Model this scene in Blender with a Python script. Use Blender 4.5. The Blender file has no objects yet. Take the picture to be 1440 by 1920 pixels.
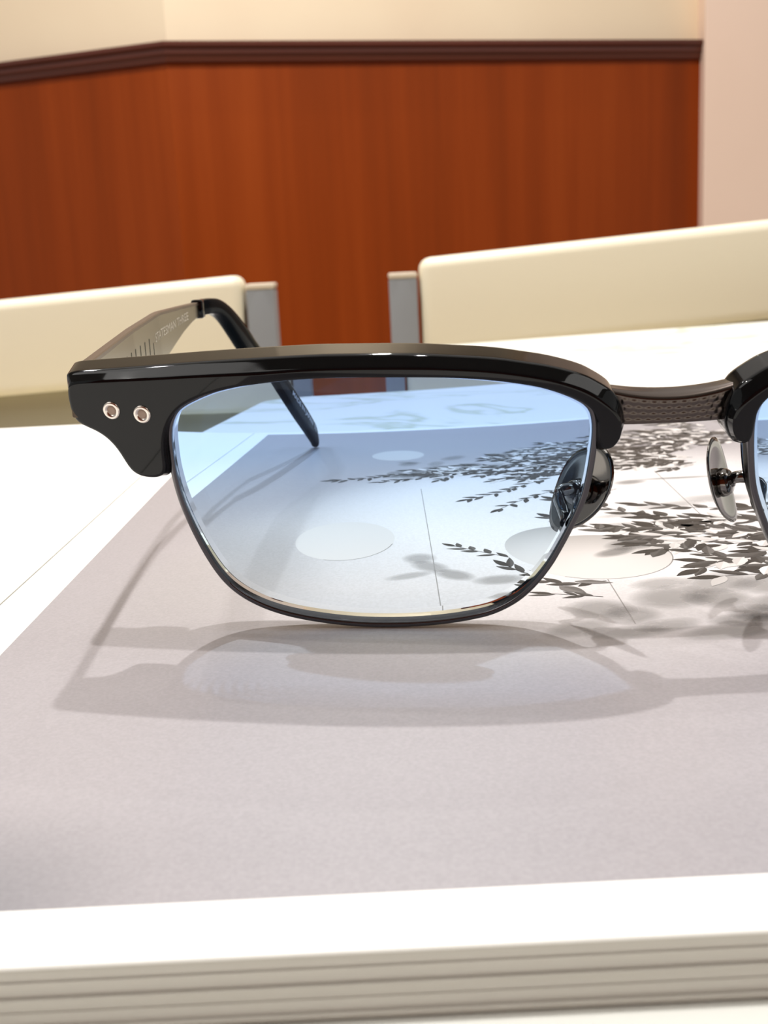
import bpy, bmesh, math, random
from mathutils import Vector, Matrix

C = bpy.context.scene.collection
S = bpy.context.scene
MM = 0.001

# ------------------------------------------------------------------ camera
PAGE = 5.6                                   # height of the page above the table top, mm
PITCH, ROLL, FPX = math.atan(460 / 2100.0), 0.05, 2100.0
cp, sp, cr, sr = math.cos(PITCH), math.sin(PITCH), math.cos(ROLL), math.sin(ROLL)
fwd = Vector((0, cp, -sp))
right = Vector((1, 0, 0)) * cr - Vector((0, sp, cp)) * sr
up = Vector((1, 0, 0)) * sr + Vector((0, sp, cp)) * cr
cam_data = bpy.data.cameras.new('camera')
cam = bpy.data.objects.new('camera', cam_data)
C.objects.link(cam)
m = Matrix((right, up, -fwd)).transposed().to_4x4()
m.translation = Vector((0, 0, 0.045 + PAGE * MM))
cam.matrix_world = m
cam_data.sensor_fit = 'VERTICAL'
cam_data.sensor_height = 36.0
cam_data.lens = 36.0 * FPX / 1920.0
cam_data.clip_start = 0.005
cam_data.clip_end = 30
cam_data.dof.use_dof = True
cam_data.dof.focus_distance = 0.152
cam_data.dof.aperture_fstop = 60.0
S.camera = cam

# ------------------------------------------------------------------ world, lamps, exposure
w = bpy.data.worlds.new('world')
S.world = w
w.use_nodes = True
w.node_tree.nodes['Background'].inputs[0].default_value = (1.0, 0.98, 0.95, 1)
w.node_tree.nodes['Background'].inputs[1].default_value = 0.45
S.view_settings.view_transform = 'Standard'
S.view_settings.look = 'None'
S.view_settings.exposure = 0.05
S.view_settings.gamma = 1.0
S.view_settings.use_curve_mapping = False
S.cycles.use_denoising = True
S.cycles.max_bounces = 16
S.cycles.transmission_bounces = 12
S.cycles.transparent_max_bounces = 16
S.cycles.caustics_refractive = True
S.cycles.caustics_reflective = False
S.cycles.blur_glossy = 0.3
S.cycles.sample_clamp_indirect = 6.0


def area(name, loc, size, power, color, shape='DISK', caustic=False, rot=(0, 0, 0)):
    l = bpy.data.lights.new(name, 'AREA')
    l.shape = shape
    l.size = size
    l.energy = power
    l.color = color
    o = bpy.data.objects.new(name, l)
    o.location = loc
    o.rotation_euler = rot
    C.objects.link(o)
    if caustic:
        l.cycles.is_caustics_light = True
    return o


WARM = (1.0, 0.97, 0.93)
# two rows of ceiling downlights running away from the camera, and a wide soft overhead fill, added
area('downlight', (0.0, 0.16, 2.0), 0.055, 17.0, WARM, caustic=True)
area('downlight', (-0.07, 1.42, 2.0), 0.055, 32.0, WARM, caustic=True)
area('downlight', (0.0, 2.40, 2.0), 0.055, 5.0, WARM)
area('downlight', (-1.15, 0.16, 2.0), 0.055, 9.0, WARM)
area('downlight', (-1.15, 1.42, 2.0), 0.055, 9.0, WARM)
area('overhead_fill', (0.1, 1.25, 2.02), 2.6, 15.0, (1.0, 0.98, 0.95), 'SQUARE')
for sx_ in (-1.9, 2.1):  # side fills out of view, added to brighten the chair fronts and walls
    area('overhead_fill', (sx_, -0.5, 2.02), 1.7, 24.0, (1.0, 0.98, 0.95), 'SQUARE')

# ------------------------------------------------------------------ helpers


def link(name, me, mat, parent=None, smooth=False):
    o = bpy.data.objects.new(name, me)
    C.objects.link(o)
    for mt in (mat if isinstance(mat, (list, tuple)) else [mat]):
        me.materials.append(mt)
    if parent is not None:
        o.parent = parent
    if smooth:
        for p in me.polygons:
            p.use_smooth = True
    return o


def mesh(name, verts, faces, mat, parent=None, smooth=False, scale=MM):
    me = bpy.data.meshes.new(name)
    me.from_pydata([tuple(c * scale for c in v) for v in verts], [], faces)
    me.update()
    bm = bmesh.new()
    bm.from_mesh(me)
    bmesh.ops.recalc_face_normals(bm, faces=bm.faces)
    bm.to_mesh(me)
    bm.free()
    return link(name, me, mat, parent, smooth)


def autosmooth(o, deg=35):
    me = o.data
    for p in me.polygons:
        p.use_smooth = True
    bm = bmesh.new()
    bm.from_mesh(me)
    lim = math.radians(deg)
    for e in bm.edges:
        if len(e.link_faces) == 2 and e.calc_face_angle(0) > lim:
            e.smooth = False
    bm.to_mesh(me)
    bm.free()
    return o


def empty(name, loc, label, cat, group=None):
    o = bpy.data.objects.new(name, None)
    o.empty_display_size = 0.02
    o.location = loc
    C.objects.link(o)
    o['label'] = label
    o['category'] = cat
    if group:
        o['group'] = group
    return o


def struct(o):
    o['kind'] = 'structure'
    return o


def bevel_box(bm, x0, x1, y0, y1, z0, z1, b=0.0, seg=3, mat=None):
    r = bmesh.ops.create_cube(bm, size=1.0)
    vs = r['verts']
    for v in vs:
        v.co = Vector((x0 + (v.co.x + .5) * (x1 - x0), y0 + (v.co.y + .5) * (y1 - y0), z0 + (v.co.z + .5) * (z1 - z0)))
    if b > 0:
        es = list({e for v in vs for e in v.link_edges})
        bmesh.ops.bevel(bm, geom=es, offset=b, segments=seg, profile=0.5, affect='EDGES')


def box_obj(name, dims, mat, parent=None, b=0.0, seg=3, shear=None):
    bm = bmesh.new()
    bevel_box(bm, *dims, b=b, seg=seg)
    if shear:
        for v in bm.verts:
            v.co = shear(v.co)
    me = bpy.data.meshes.new(name)
    bm.to_mesh(me)
    bm.free()
    o = link(name, me, mat, parent)
    if b > 0:
        autosmooth(o, 40)
    return o


# ------------------------------------------------------------------ materials


def mat(name, col, rough=0.5, metal=0.0, **kw):
    mt = bpy.data.materials.new(name)
    mt.use_nodes = True
    b = mt.node_tree.nodes['Principled BSDF']
    b.inputs['Base Color'].default_value = (*col, 1)
    b.inputs['Roughness'].default_value = rough
    b.inputs['Metallic'].default_value = metal
    for k, v in kw.items():
        b.inputs[k].default_value = v
    return mt


def nodes(mt):
    return mt.node_tree.nodes, mt.node_tree.links, mt.node_tree.nodes['Principled BSDF']


def noise(mt, scale, detail=3, rough=0.5, vec=None, mapscale=None):
    n, l, b = nodes(mt)
    tc = n.new('ShaderNodeTexCoord')
    mp = n.new('ShaderNodeMapping')
    l.new(tc.outputs['Object'], mp.inputs[0])
    if mapscale:
        mp.inputs['Scale'].default_value = mapscale
    t = n.new('ShaderNodeTexNoise')
    t.inputs['Scale'].default_value = scale
    t.inputs['Detail'].default_value = detail
    t.inputs['Roughness'].default_value = rough
    l.new(mp.outputs[0], t.inputs['Vector'])
    return t


def ramp(mt, src, stops):
    n, l, b = nodes(mt)
    r = n.new('ShaderNodeValToRGB')
    el = r.color_ramp.elements
    el[0].position, el[0].color = stops[0][0], (*stops[0][1], 1)
    el[1].position, el[1].color = stops[-1][0], (*stops[-1][1], 1)
    for p, c in stops[1:-1]:
        e = el.new(p)
        e.color = (*c, 1)
    l.new(src, r.inputs[0])
    return r


def bump(mt, src, strength, dist):
    n, l, b = nodes(mt)
    k = n.new('ShaderNodeBump')
    k.inputs['Strength'].default_value = strength
    k.inputs['Distance'].default_value = dist
    l.new(src, k.inputs['Height'])
    l.new(k.outputs[0], b.inputs['Normal'])


# wall and furniture materials
M_wall = mat('cream_wall_paint', (0.80, 0.66, 0.47), 0.7)
t = noise(M_wall, 3.0)
l_ = nodes(M_wall)
l_[1].new(ramp(M_wall, t.outputs[0], [(0.3, (0.78, 0.64, 0.46)), (0.7, (0.82, 0.69, 0.50))]).outputs[0], l_[2].inputs['Base Color'])
M_pillar = mat('pink_beige_paint', (0.76, 0.58, 0.47), 0.6)
t = noise(M_pillar, 2.0)
l_ = nodes(M_pillar)
l_[1].new(ramp(M_pillar, t.outputs[0], [(0.3, (0.80, 0.61, 0.49)), (0.7, (0.85, 0.67, 0.545))]).outputs[0], l_[2].inputs['Base Color'])
M_floor = mat('floor_stone', (0.42, 0.33, 0.24), 0.4)
t = noise(M_floor, 6.0)
l_ = nodes(M_floor)
l_[1].new(ramp(M_floor, t.outputs[0], [(0.3, (0.38, 0.30, 0.22)), (0.7, (0.46, 0.36, 0.27))]).outputs[0], l_[2].inputs['Base Color'])
M_ceil = mat('ceiling_paint', (0.36, 0.34, 0.31), 0.8)
M_wood = mat('reddish_wood_veneer', (0.2, 0.05, 0.015), 0.42)
M_wood.node_tree.nodes['Principled BSDF'].inputs['Specular IOR Level'].default_value = 0.18
t = noise(M_wood, 1.0, 4, 0.55, mapscale=(13.0, 13.0, 0.55))
l_ = nodes(M_wood)
l_[1].new(ramp(M_wood, t.outputs[0], [(0.25, (0.185, 0.029, 0.0012)), (0.5, (0.235, 0.037, 0.002)), (0.75, (0.285, 0.049, 0.004))]).outputs[0], l_[2].inputs['Base Color'])
M_rail = mat('dark_wood_rail', (0.075, 0.016, 0.007), 0.35)
t = noise(M_rail, 1.0, 3, 0.5, mapscale=(1.5, 1.5, 60.0))
l_ = nodes(M_rail)
l_[1].new(ramp(M_rail, t.outputs[0], [(0.3, (0.07, 0.014, 0.006)), (0.7, (0.105, 0.022, 0.010))]).outputs[0], l_[2].inputs['Base Color'])
M_leather = mat('cream_leather', (0.92, 0.85, 0.66), 0.42)
t = noise(M_leather, 700.0, 2)
bump(M_leather, t.outputs[0], 0.2, 0.0004)
M_leather_shaded = mat('cream_leather_shaded', (0.44, 0.41, 0.30), 0.5)  # cream leather below the back pad, its shade put into the colour
t = noise(M_leather_shaded, 700.0, 2)
bump(M_leather_shaded, t.outputs[0], 0.2, 0.0004)
M_grey_metal = mat('brushed_grey_metal', (0.31, 0.33, 0.345), 0.45, 0.25)
t = noise(M_grey_metal, 1.0, 2, mapscale=(900, 900, 20))
bump(M_grey_metal, t.outputs[0], 0.15, 0.0002)
M_cap = mat('beige_cap', (0.72, 0.63, 0.5), 0.4)
t = noise(M_cap, 300.0)
bump(M_cap, t.outputs[0], 0.1, 0.0002)

M_marble = mat('white_marble', (0.86, 0.87, 0.82), 0.32)
t = noise(M_marble, 6.0, 4, 0.55, mapscale=(1.0, 1.5, 1.0))
t.inputs['Distortion'].default_value = 0.8
l_ = nodes(M_marble)
l_[1].new(ramp(M_marble, t.outputs[0], [(0.0, (0.88, 0.89, 0.85)), (0.53, (0.89, 0.90, 0.86)), (0.56, (0.60, 0.64, 0.50)), (0.585, (0.86, 0.88, 0.81)), (1.0, (0.90, 0.91, 0.87))]).outputs[0], l_[2].inputs['Base Color'])

M_paper = mat('white_paper', (0.87, 0.86, 0.83), 0.5)
t = noise(M_paper, 2500.0, 2)
bump(M_paper, t.outputs[0], 0.08, 0.00004)
M_edge = mat('trimmed_page_edges', (0.42, 0.38, 0.32), 0.7)
t = noise(M_edge, 1.0, 3, mapscale=(9.0, 9.0, 2400.0))
l_ = nodes(M_edge)
l_[1].new(ramp(M_edge, t.outputs[0], [(0.3, (0.56, 0.54, 0.49)), (0.6, (0.61, 0.59, 0.54)), (0.8, (0.63, 0.61, 0.56))]).outputs[0], l_[2].inputs['Base Color'])

# glasses materials
M_acetate = mat('black_acetate', (0.0022, 0.0026, 0.0032), 0.04, IOR=1.36)
t = noise(M_acetate, 60.0, 2)
bump(M_acetate, t.outputs[0], 0.02, 0.0002)
M_tip = mat('black_tip_acetate', (0.002, 0.004, 0.006), 0.08, IOR=1.12)
M_tip.node_tree.nodes['Principled BSDF'].inputs['Specular IOR Level'].default_value = 0.15
t = noise(M_tip, 60.0, 2)
bump(M_tip, t.outputs[0], 0.02, 0.0002)
M_gun = mat('dark_gunmetal', (0.115, 0.11, 0.115), 0.26, 1.0)
t = noise(M_gun, 900.0, 2)
bump(M_gun, t.outputs[0], 0.05, 0.00003)
M_bridge = mat('bridge_metal', (0.10, 0.083, 0.074), 0.25, 1.0)
t = noise(M_bridge, 900.0, 2)
bump(M_bridge, t.outputs[0], 0.05, 0.00003)
M_pad = mat('polished_pad_metal', (0.19, 0.18, 0.17), 0.10, 1.0)
t = noise(M_pad, 500.0, 2)
bump(M_pad, t.outputs[0], 0.04, 0.00003)
M_temple = mat('brushed_antique_silver', (0.21, 0.195, 0.16), 0.24, 1.0)
t = noise(M_temple, 1.0, 2, mapscale=(2000, 90, 2500))
bump(M_temple, t.outputs[0], 0.10, 0.00004)
M_edge_metal = mat('brown_gunmetal', (0.13, 0.10, 0.085), 0.3, 1.0)
t = noise(M_edge_metal, 900.0, 2)
bump(M_edge_metal, t.outputs[0], 0.05, 0.00003)
M_rivet = mat('warm_silver', (0.72, 0.66, 0.60), 0.22, 1.0)
t = noise(M_rivet, 900.0, 2)
bump(M_rivet, t.outputs[0], 0.06, 0.00003)
M_hole = mat('rivet_recess', (0.36, 0.26, 0.20), 0.5, 0.2)
t = noise(M_hole, 900.0, 2)
bump(M_hole, t.outputs[0], 0.06, 0.00003)
M_letter = mat('white_letter_ink', (0.75, 0.77, 0.76), 0.5)
M_engrave = mat('pale_engraving', (0.75, 0.72, 0.64), 0.35, 0.6)

# gradient tinted lens: refracting glass whose tint is strong at the top and nearly clear at the bottom
M_lens = bpy.data.materials.new('blue_gradient_lens')
M_lens.use_nodes = True
nt = M_lens.node_tree
for n in list(nt.nodes):
    if n.type != 'OUTPUT_MATERIAL':
        nt.nodes.remove(n)
outn = [n for n in nt.nodes if n.type == 'OUTPUT_MATERIAL'][0]
tc = nt.nodes.new('ShaderNodeTexCoord')
sx = nt.nodes.new('ShaderNodeSeparateXYZ')
mr = nt.nodes.new('ShaderNodeMapRange')
cr_ = nt.nodes.new('ShaderNodeValToRGB')
rf = nt.nodes.new('ShaderNodeBsdfRefraction')
gl = nt.nodes.new('ShaderNodeBsdfGlossy')
fr = nt.nodes.new('ShaderNodeFresnel')
fm = nt.nodes.new('ShaderNodeMath')
fm.operation = 'MULTIPLY'
fm.inputs[1].default_value = 0.35                # anti-reflection coated
mx = nt.nodes.new('ShaderNodeMixShader')
nt.links.new(tc.outputs['Object'], sx.inputs[0])
nt.links.new(sx.outputs['Z'], mr.inputs['Value'])
mr.inputs['From Min'].default_value = (PAGE + 0) * MM
mr.inputs['From Max'].default_value = (PAGE + 33) * MM
nt.links.new(mr.outputs[0], cr_.inputs[0])
el = cr_.color_ramp.elements
el[0].position, el[0].color = 0.0, (0.91, 0.965, 1.0, 1)
el[1].position, el[1].color = 1.0, (0.575, 0.68, 0.94, 1)
e = el.new(0.25); e.color = (0.83, 0.925, 1.0, 1)
e = el.new(0.55); e.color = (0.65, 0.805, 0.99, 1)
rf.inputs['Roughness'].default_value = 0.0
rf.inputs['IOR'].default_value = 1.6
nt.links.new(cr_.outputs[0], rf.inputs['Color'])
gl.inputs['Roughness'].default_value = 0.02
gl.inputs['Color'].default_value = (0.7, 0.82, 1.0, 1)
fr.inputs['IOR'].default_value = 1.6
nt.links.new(fr.outputs[0], fm.inputs[0])
nt.links.new(fm.outputs[0], mx.inputs[0])
nt.links.new(rf.outputs[0], mx.inputs[1])
nt.links.new(gl.outputs[0], mx.inputs[2])
nt.links.new(mx.outputs[0], outn.inputs['Surface'])

# ------------------------------------------------------------------ room shell (metres, table top at z = 0, floor at -0.74)
FL, CE = -0.74, 2.06
RAIL0, RAIL1 = 0.507, 0.547
P_left, P_mid, P_right = (-2.6, 3.40), (-0.424, 2.60), (0.826, 2.90)


def wall_strip(name, pts, z0, z1, mt, thick=0.08):
    """upright slab along a polyline, thickness away from the camera"""
    v, f = [], []
    for x, y in pts:
        v += [(x, y, z0), (x, y, z1), (x, y + thick, z1), (x, y + thick, z0)]
    for i in range(len(pts) - 1):
        a, b = 4 * i, 4 * i + 4
        for k in range(4):
            f.append((a + k, a + (k + 1) % 4, b + (k + 1) % 4, b + k))
    f += [(0, 1, 2, 3), (4 * len(pts) - 4, 4 * len(pts) - 3, 4 * len(pts) - 2, 4 * len(pts) - 1)]
    return struct(mesh(name, v, f, mt, scale=1.0))


wall_strip('wall_back', [(P_left[0], P_left[1] + .02), (P_mid[0], P_mid[1] + .02), (P_right[0] + .3, P_right[1] + .02 + .072)], FL, CE, M_wall)
wains = wall_strip('trim_1', [P_left, P_mid, P_right], FL, RAIL0, M_wood, 0.02)
# chair rail: a stepped moulding
prof = [(0, RAIL0 - 0.002), (-0.010, RAIL0), (-0.014, RAIL0 + 0.012), (-0.019, RAIL0 + 0.016), (-0.019, RAIL0 + 0.026), (-0.027, RAIL0 + 0.031), (-0.027, RAIL1), (0.018, RAIL1)]
v, f = [], []
for x, y in (P_left, P_mid, P_right):
    v += [(x, y + d, z) for d, z in prof]
n = len(prof)
for i in range(2):
    for k in range(n):
        f.append((i * n + k, i * n + (k + 1) % n, (i + 1) * n + (k + 1) % n, (i + 1) * n + k))
f += [tuple(range(n)), tuple(range(2 * n, 3 * n))]
struct(mesh('trim_2', v, f, M_rail, scale=1.0))
wall_strip('wall_right', [(P_right[0], 2.86), (3.2, 2.86)], FL, CE, M_pillar, 0.3)
struct(box_obj('wall_unseen', (-3.2, 3.4, -2.65, -2.6, FL, CE), M_wood))  # unseen, behind the camera; added to keep reflections in the brow bars dark
struct(box_obj('floor', (-3.2, 3.4, -2.6, 3.6, FL - 0.05, FL), M_floor))
struct(box_obj('ceiling', (-3.2, 3.4, -2.6, 3.6, CE, CE + 0.05), M_ceil))

# ------------------------------------------------------------------ marble table
outline = []
far = [(0.95, 0.99), (0.30, 0.800), (0.05, 0.722)]
outline += far
# rounded far-left corner
cx, cy, r = -0.028, 0.628, 0.070
for k in range(11):
    a = math.radians(105 + 75 * k / 10)
    outline.append((cx + r * math.cos(a), cy + r * math.sin(a)))
outline += [(-0.098, 0.30), (-0.098, -0.45), (-0.06, -0.5), (0.9, -0.5), (0.95, -0.45)]
table = empty('marble_table', (0.4, 0.2, FL), 'white marble dining table with green-grey veins under the open magazine', 'table')
tz = -FL


def slab(name, pts, z0, z1, mt, parent, off=(0.4, 0.2, FL), bev=0.0):
    bm = bmesh.new()
    vs = [bm.verts.new((x - off[0], y - off[1], z0 - off[2])) for x, y in pts]
    fc = bm.faces.new(vs)
    r_ = bmesh.ops.extrude_face_region(bm, geom=[fc])
    for g in r_['geom']:
        if isinstance(g, bmesh.types.BMVert):
            g.co.z = z1 - off[2]
    bmesh.ops.recalc_face_normals(bm, faces=bm.faces)
    if bev:
        es = [e for e in bm.edges if abs(e.verts[0].co.z - e.verts[1].co.z) < 1e-6]
        bmesh.ops.bevel(bm, geom=es, offset=bev, segments=3, profile=0.5, affect='EDGES')
    me = bpy.data.meshes.new(name)
    bm.to_mesh(me)
    bm.free()
    return link(name, me, mt, parent)


slab('table_top', outline, -0.02, 0.0, M_marble, table, bev=0.002)
bmx = bmesh.new()
bevel_box(bmx, -0.12, 0.32, -0.30, 0.34, 0.03, tz - 0.02, 0.01)
me = bpy.data.meshes.new('pedestal')
bmx.to_mesh(me)
bmx.free()
link('pedestal', me, M_grey_metal, table)
bmx = bmesh.new()
bevel_box(bmx, -0.26, 0.42, -0.45, 0.48, 0.0, 0.03, 0.006)
me = bpy.data.meshes.new('base_plate')
bmx.to_mesh(me)
bmx.free()
link('base_plate', me, M_grey_metal, table)

# ------------------------------------------------------------------ chairs (backs towards the wall, seats under the table)


def chair(x0, x1, post_side, ztop0, ztop1, label, zlow, yb=1.25):
    """x0..x1 outer width; crest runs from ztop0 to ztop1; every measure in metres"""
    xc = 0.5 * (x0 + x1)
    root = empty('dining_chair', (xc, yb, FL), label, 'chair', 'cream chairs across the table')
    wd = (x1 - x0) / 2
    pw = 0.030
    sl = (ztop1 - ztop0) / (x1 - x0)
    hz = -FL

    def shear(co):
        # the crest and pad climb gently along the chair
        k = max(0.0, min(1.0, (co.z - (hz - 0.30)) / 0.30))
        return Vector((co.x, co.y, co.z + sl * co.x * k))
    zt = hz + 0.5 * (ztop0 + ztop1)
    box_obj('back_pad', (-wd + pw + .004, wd - pw - .004, -0.028, 0.035, zt - 0.104, zt), M_leather, root, 0.012, 4, shear)
    box_obj('back_panel', (-wd + pw + .002, wd - pw - .002, 0.000, 0.022, hz - 0.30, zt - 0.104), M_leather_shaded, root, 0.004, 2, shear)
    for s in (-1, 1):
        xa, xb = (-wd, -wd + pw) if s < 0 else (wd - pw, wd)
        zz = zt + sl * s * wd - 0.012
        p = box_obj('back_post', (xa, xb, -0.02, 0.03, 0.0, zz - 0.006), M_grey_metal, root, 0.002, 2)
        box_obj('post_cap', (xa - .0005, xb + .0005, -0.021, 0.031, zz - 0.006, zz), M_cap, p, 0.002, 2)
        box_obj('front_leg', (xa, xb, -0.44, -0.405, 0.0, 0.40), M_grey_metal, root, 0.002, 2)
        box_obj('side_rail', (xa, xb, -0.405, -0.02, 0.37, 0.40), M_grey_metal, root, 0.002, 2)
    box_obj('seat', (-wd + .004, wd - .004, -0.45, -0.021, 0.40, 0.46), M_leather, root, 0.015, 4)
    return root


chair(-0.560, -0.107, 1, 0.027, 0.051, 'left cream leather chair, grey metal post on its right side, behind the temple arm', -0.06)
chair(0.018, 0.490, -1, 0.055, 0.083, 'right cream leather chair, grey metal post on its left side, behind the marble table', -0.06)

# ------------------------------------------------------------------ open magazine
BX0, BX1, BY0, BY1, GUT = -266.0, 154.0, 67.6, 360.5, -56.2
mag = empty('magazine', (0.0, 0.2, 0.0), 'open white magazine with a grey printed photo of leafy twigs, lying on the marble table', 'magazine')
OFF = (0.0, 200.0, 0.0)


def rel(x, y, z):
    return (x - OFF[0], y - OFF[1], z - OFF[2])


def page_stack(name, x0, x1, y0, y1, z0, z1, mt_top, mt_side, parent):
    bm = bmesh.new()
    bevel_box(bm, x0, x1, y0 - 200, y1 - 200, z0, z1, 0.25, 3)
    for fc in bm.faces:
        fc.material_index = 0 if fc.normal.z > 0.35 else 1
    me = bpy.data.meshes.new(name)
    bm.to_mesh(me)
    bm.free()
    me.transform(Matrix.Scale(MM, 4))
    return link(name, me, [mt_top, mt_side], parent)


page_stack('page_block', GUT + 0.15, BX1, BY0 + 0.3, BY1 - 0.3, 0.05, PAGE - 0.35, M_paper, M_edge, mag)
# a few individual loose leaf edges standing slightly proud of the block
for k, zz in enumerate((0.7, 1.75, 2.9, 4.1)):
    dx = (0.12, -0.05, 0.16, 0.02)[k]
    box_obj('loose_leaf', ((GUT + 1) * MM, (BX1 + dx) * MM, (BY0 + .3 - dx - 200 - .15) * MM, (BY1 - 1 - 200) * MM, zz * MM, (zz + 0.12) * MM), M_edge, mag)
page_stack('right_page', GUT + 0.12, BX1 + .2, BY0, BY1, PAGE - 0.33, PAGE, M_paper, M_paper, mag)
page_stack('left_page', BX0, GUT - 0.12, BY0, BY1, PAGE - 1.0, PAGE - 0.02, M_paper, M_edge, mag)
page_stack('left_cover', BX0, GUT - 0.12, BY0, BY1, 0.02, PAGE - 1.03, M_paper, M_edge, mag)

# printed photo: flat ink on the page, tones made with nodes
M_print = mat('printed_photo_ink', (0.55, 0.49, 0.48), 0.42)
n_, l_, b_ = nodes(M_print)
tc = n_.new('ShaderNodeTexCoord')


def blob(cx, cy, rx, ry, soft):
    """soft elliptical mask, page millimetres"""
    mp = n_.new('ShaderNodeMapping')
    mp.inputs['Location'].default_value = (-cx / rx, -(cy - 200) / ry, 0)
    mp.inputs['Scale'].default_value = (1000.0 / rx, 1000.0 / ry, 0)
    l_.new(tc.outputs['Object'], mp.inputs[0])
    ln = n_.new('ShaderNodeVectorMath')
    ln.operation = 'LENGTH'
    l_.new(mp.outputs[0], ln.inputs[0])
    r_ = n_.new('ShaderNodeMapRange')
    r_.interpolation_type = 'SMOOTHSTEP'
    r_.inputs['From Min'].default_value = 1.0 + soft
    r_.inputs['From Max'].default_value = 1.0 - soft
    l_.new(ln.outputs['Value'], r_.inputs['Value'])
    return r_.outputs[0]


def mixc(fac, a, b, k=1.0):
    mxx = n_.new('ShaderNodeMix')
    mxx.data_type = 'RGBA'
    if k != 1.0:
        q = n_.new('ShaderNodeMath')
        q.operation = 'MULTIPLY'
        q.inputs[1].default_value = k
        l_.new(fac, q.inputs[0])
        fac = q.outputs[0]
    l_.new(fac, mxx.inputs[0])
    if isinstance(a, tuple):
        mxx.inputs[6].default_value = (*a, 1)
    else:
        l_.new(a, mxx.inputs[6])
    mxx.inputs[7].default_value = (*b, 1)
    return mxx.outputs[2]


GREY = (0.38, 0.357, 0.378)
col = mixc(blob(-70, 330, 90, 150, 0.6), GREY, (0.345, 0.32, 0.335), 0.8)
col = mixc(blob(30, 330, 160, 75, 0.25), col, (0.35, 0.335, 0.36))
col = mixc(blob(22, 176, 46, 50, 0.35), col, (0.55, 0.53, 0.545))
col = mixc(blob(46, 200, 54, 54, 0.35), col, (0.72, 0.70, 0.71))
col = mixc(blob(-26, 160, 12, 22, 0.7), col, (0.37, 0.35, 0.355), 0.75)
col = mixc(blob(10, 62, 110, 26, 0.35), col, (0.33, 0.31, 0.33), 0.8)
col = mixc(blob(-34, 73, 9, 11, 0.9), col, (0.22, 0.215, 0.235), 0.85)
# fine halftone grain
g1 = n_.new('ShaderNodeTexNoise')
g1.inputs['Scale'].default_value = 2600.0
l_.new(tc.outputs['Object'], g1.inputs['Vector'])
gm = n_.new('ShaderNodeMapRange')
gm.inputs['From Min'].default_value = 0.3
gm.inputs['From Max'].default_value = 0.7
gm.inputs['To Min'].default_value = 0.93
gm.inputs['To Max'].default_value = 1.07
l_.new(g1.outputs[0], gm.inputs['Value'])
vm = n_.new('ShaderNodeVectorMath')
vm.operation = 'SCALE'
l_.new(col, vm.inputs[0])
l_.new(gm.outputs[0], vm.inputs['Scale'])
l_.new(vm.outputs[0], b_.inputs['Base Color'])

PX0, PX1, PY0, PY1 = -48.7, 147.0, 74.6, 353.0
zt = PAGE + 0.008
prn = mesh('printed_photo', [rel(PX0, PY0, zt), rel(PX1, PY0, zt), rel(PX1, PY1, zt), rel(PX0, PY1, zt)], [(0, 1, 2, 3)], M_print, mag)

# ink with per-vertex tone and coverage for the sharp and the out-of-focus shapes of the printed photo
M_ink = bpy.data.materials.new('printed_ink_shapes')
M_ink.use_nodes = True
n_, l_, b_ = nodes(M_ink)
at = n_.new('ShaderNodeAttribute')
at.attribute_name = 'tone'
l_.new(at.outputs['Color'], b_.inputs['Base Color'])
l_.new(at.outputs['Alpha'], b_.inputs['Alpha'])
b_.inputs['Roughness'].default_value = 0.42
b_.inputs['Specular IOR Level'].default_value = 0.2


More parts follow.
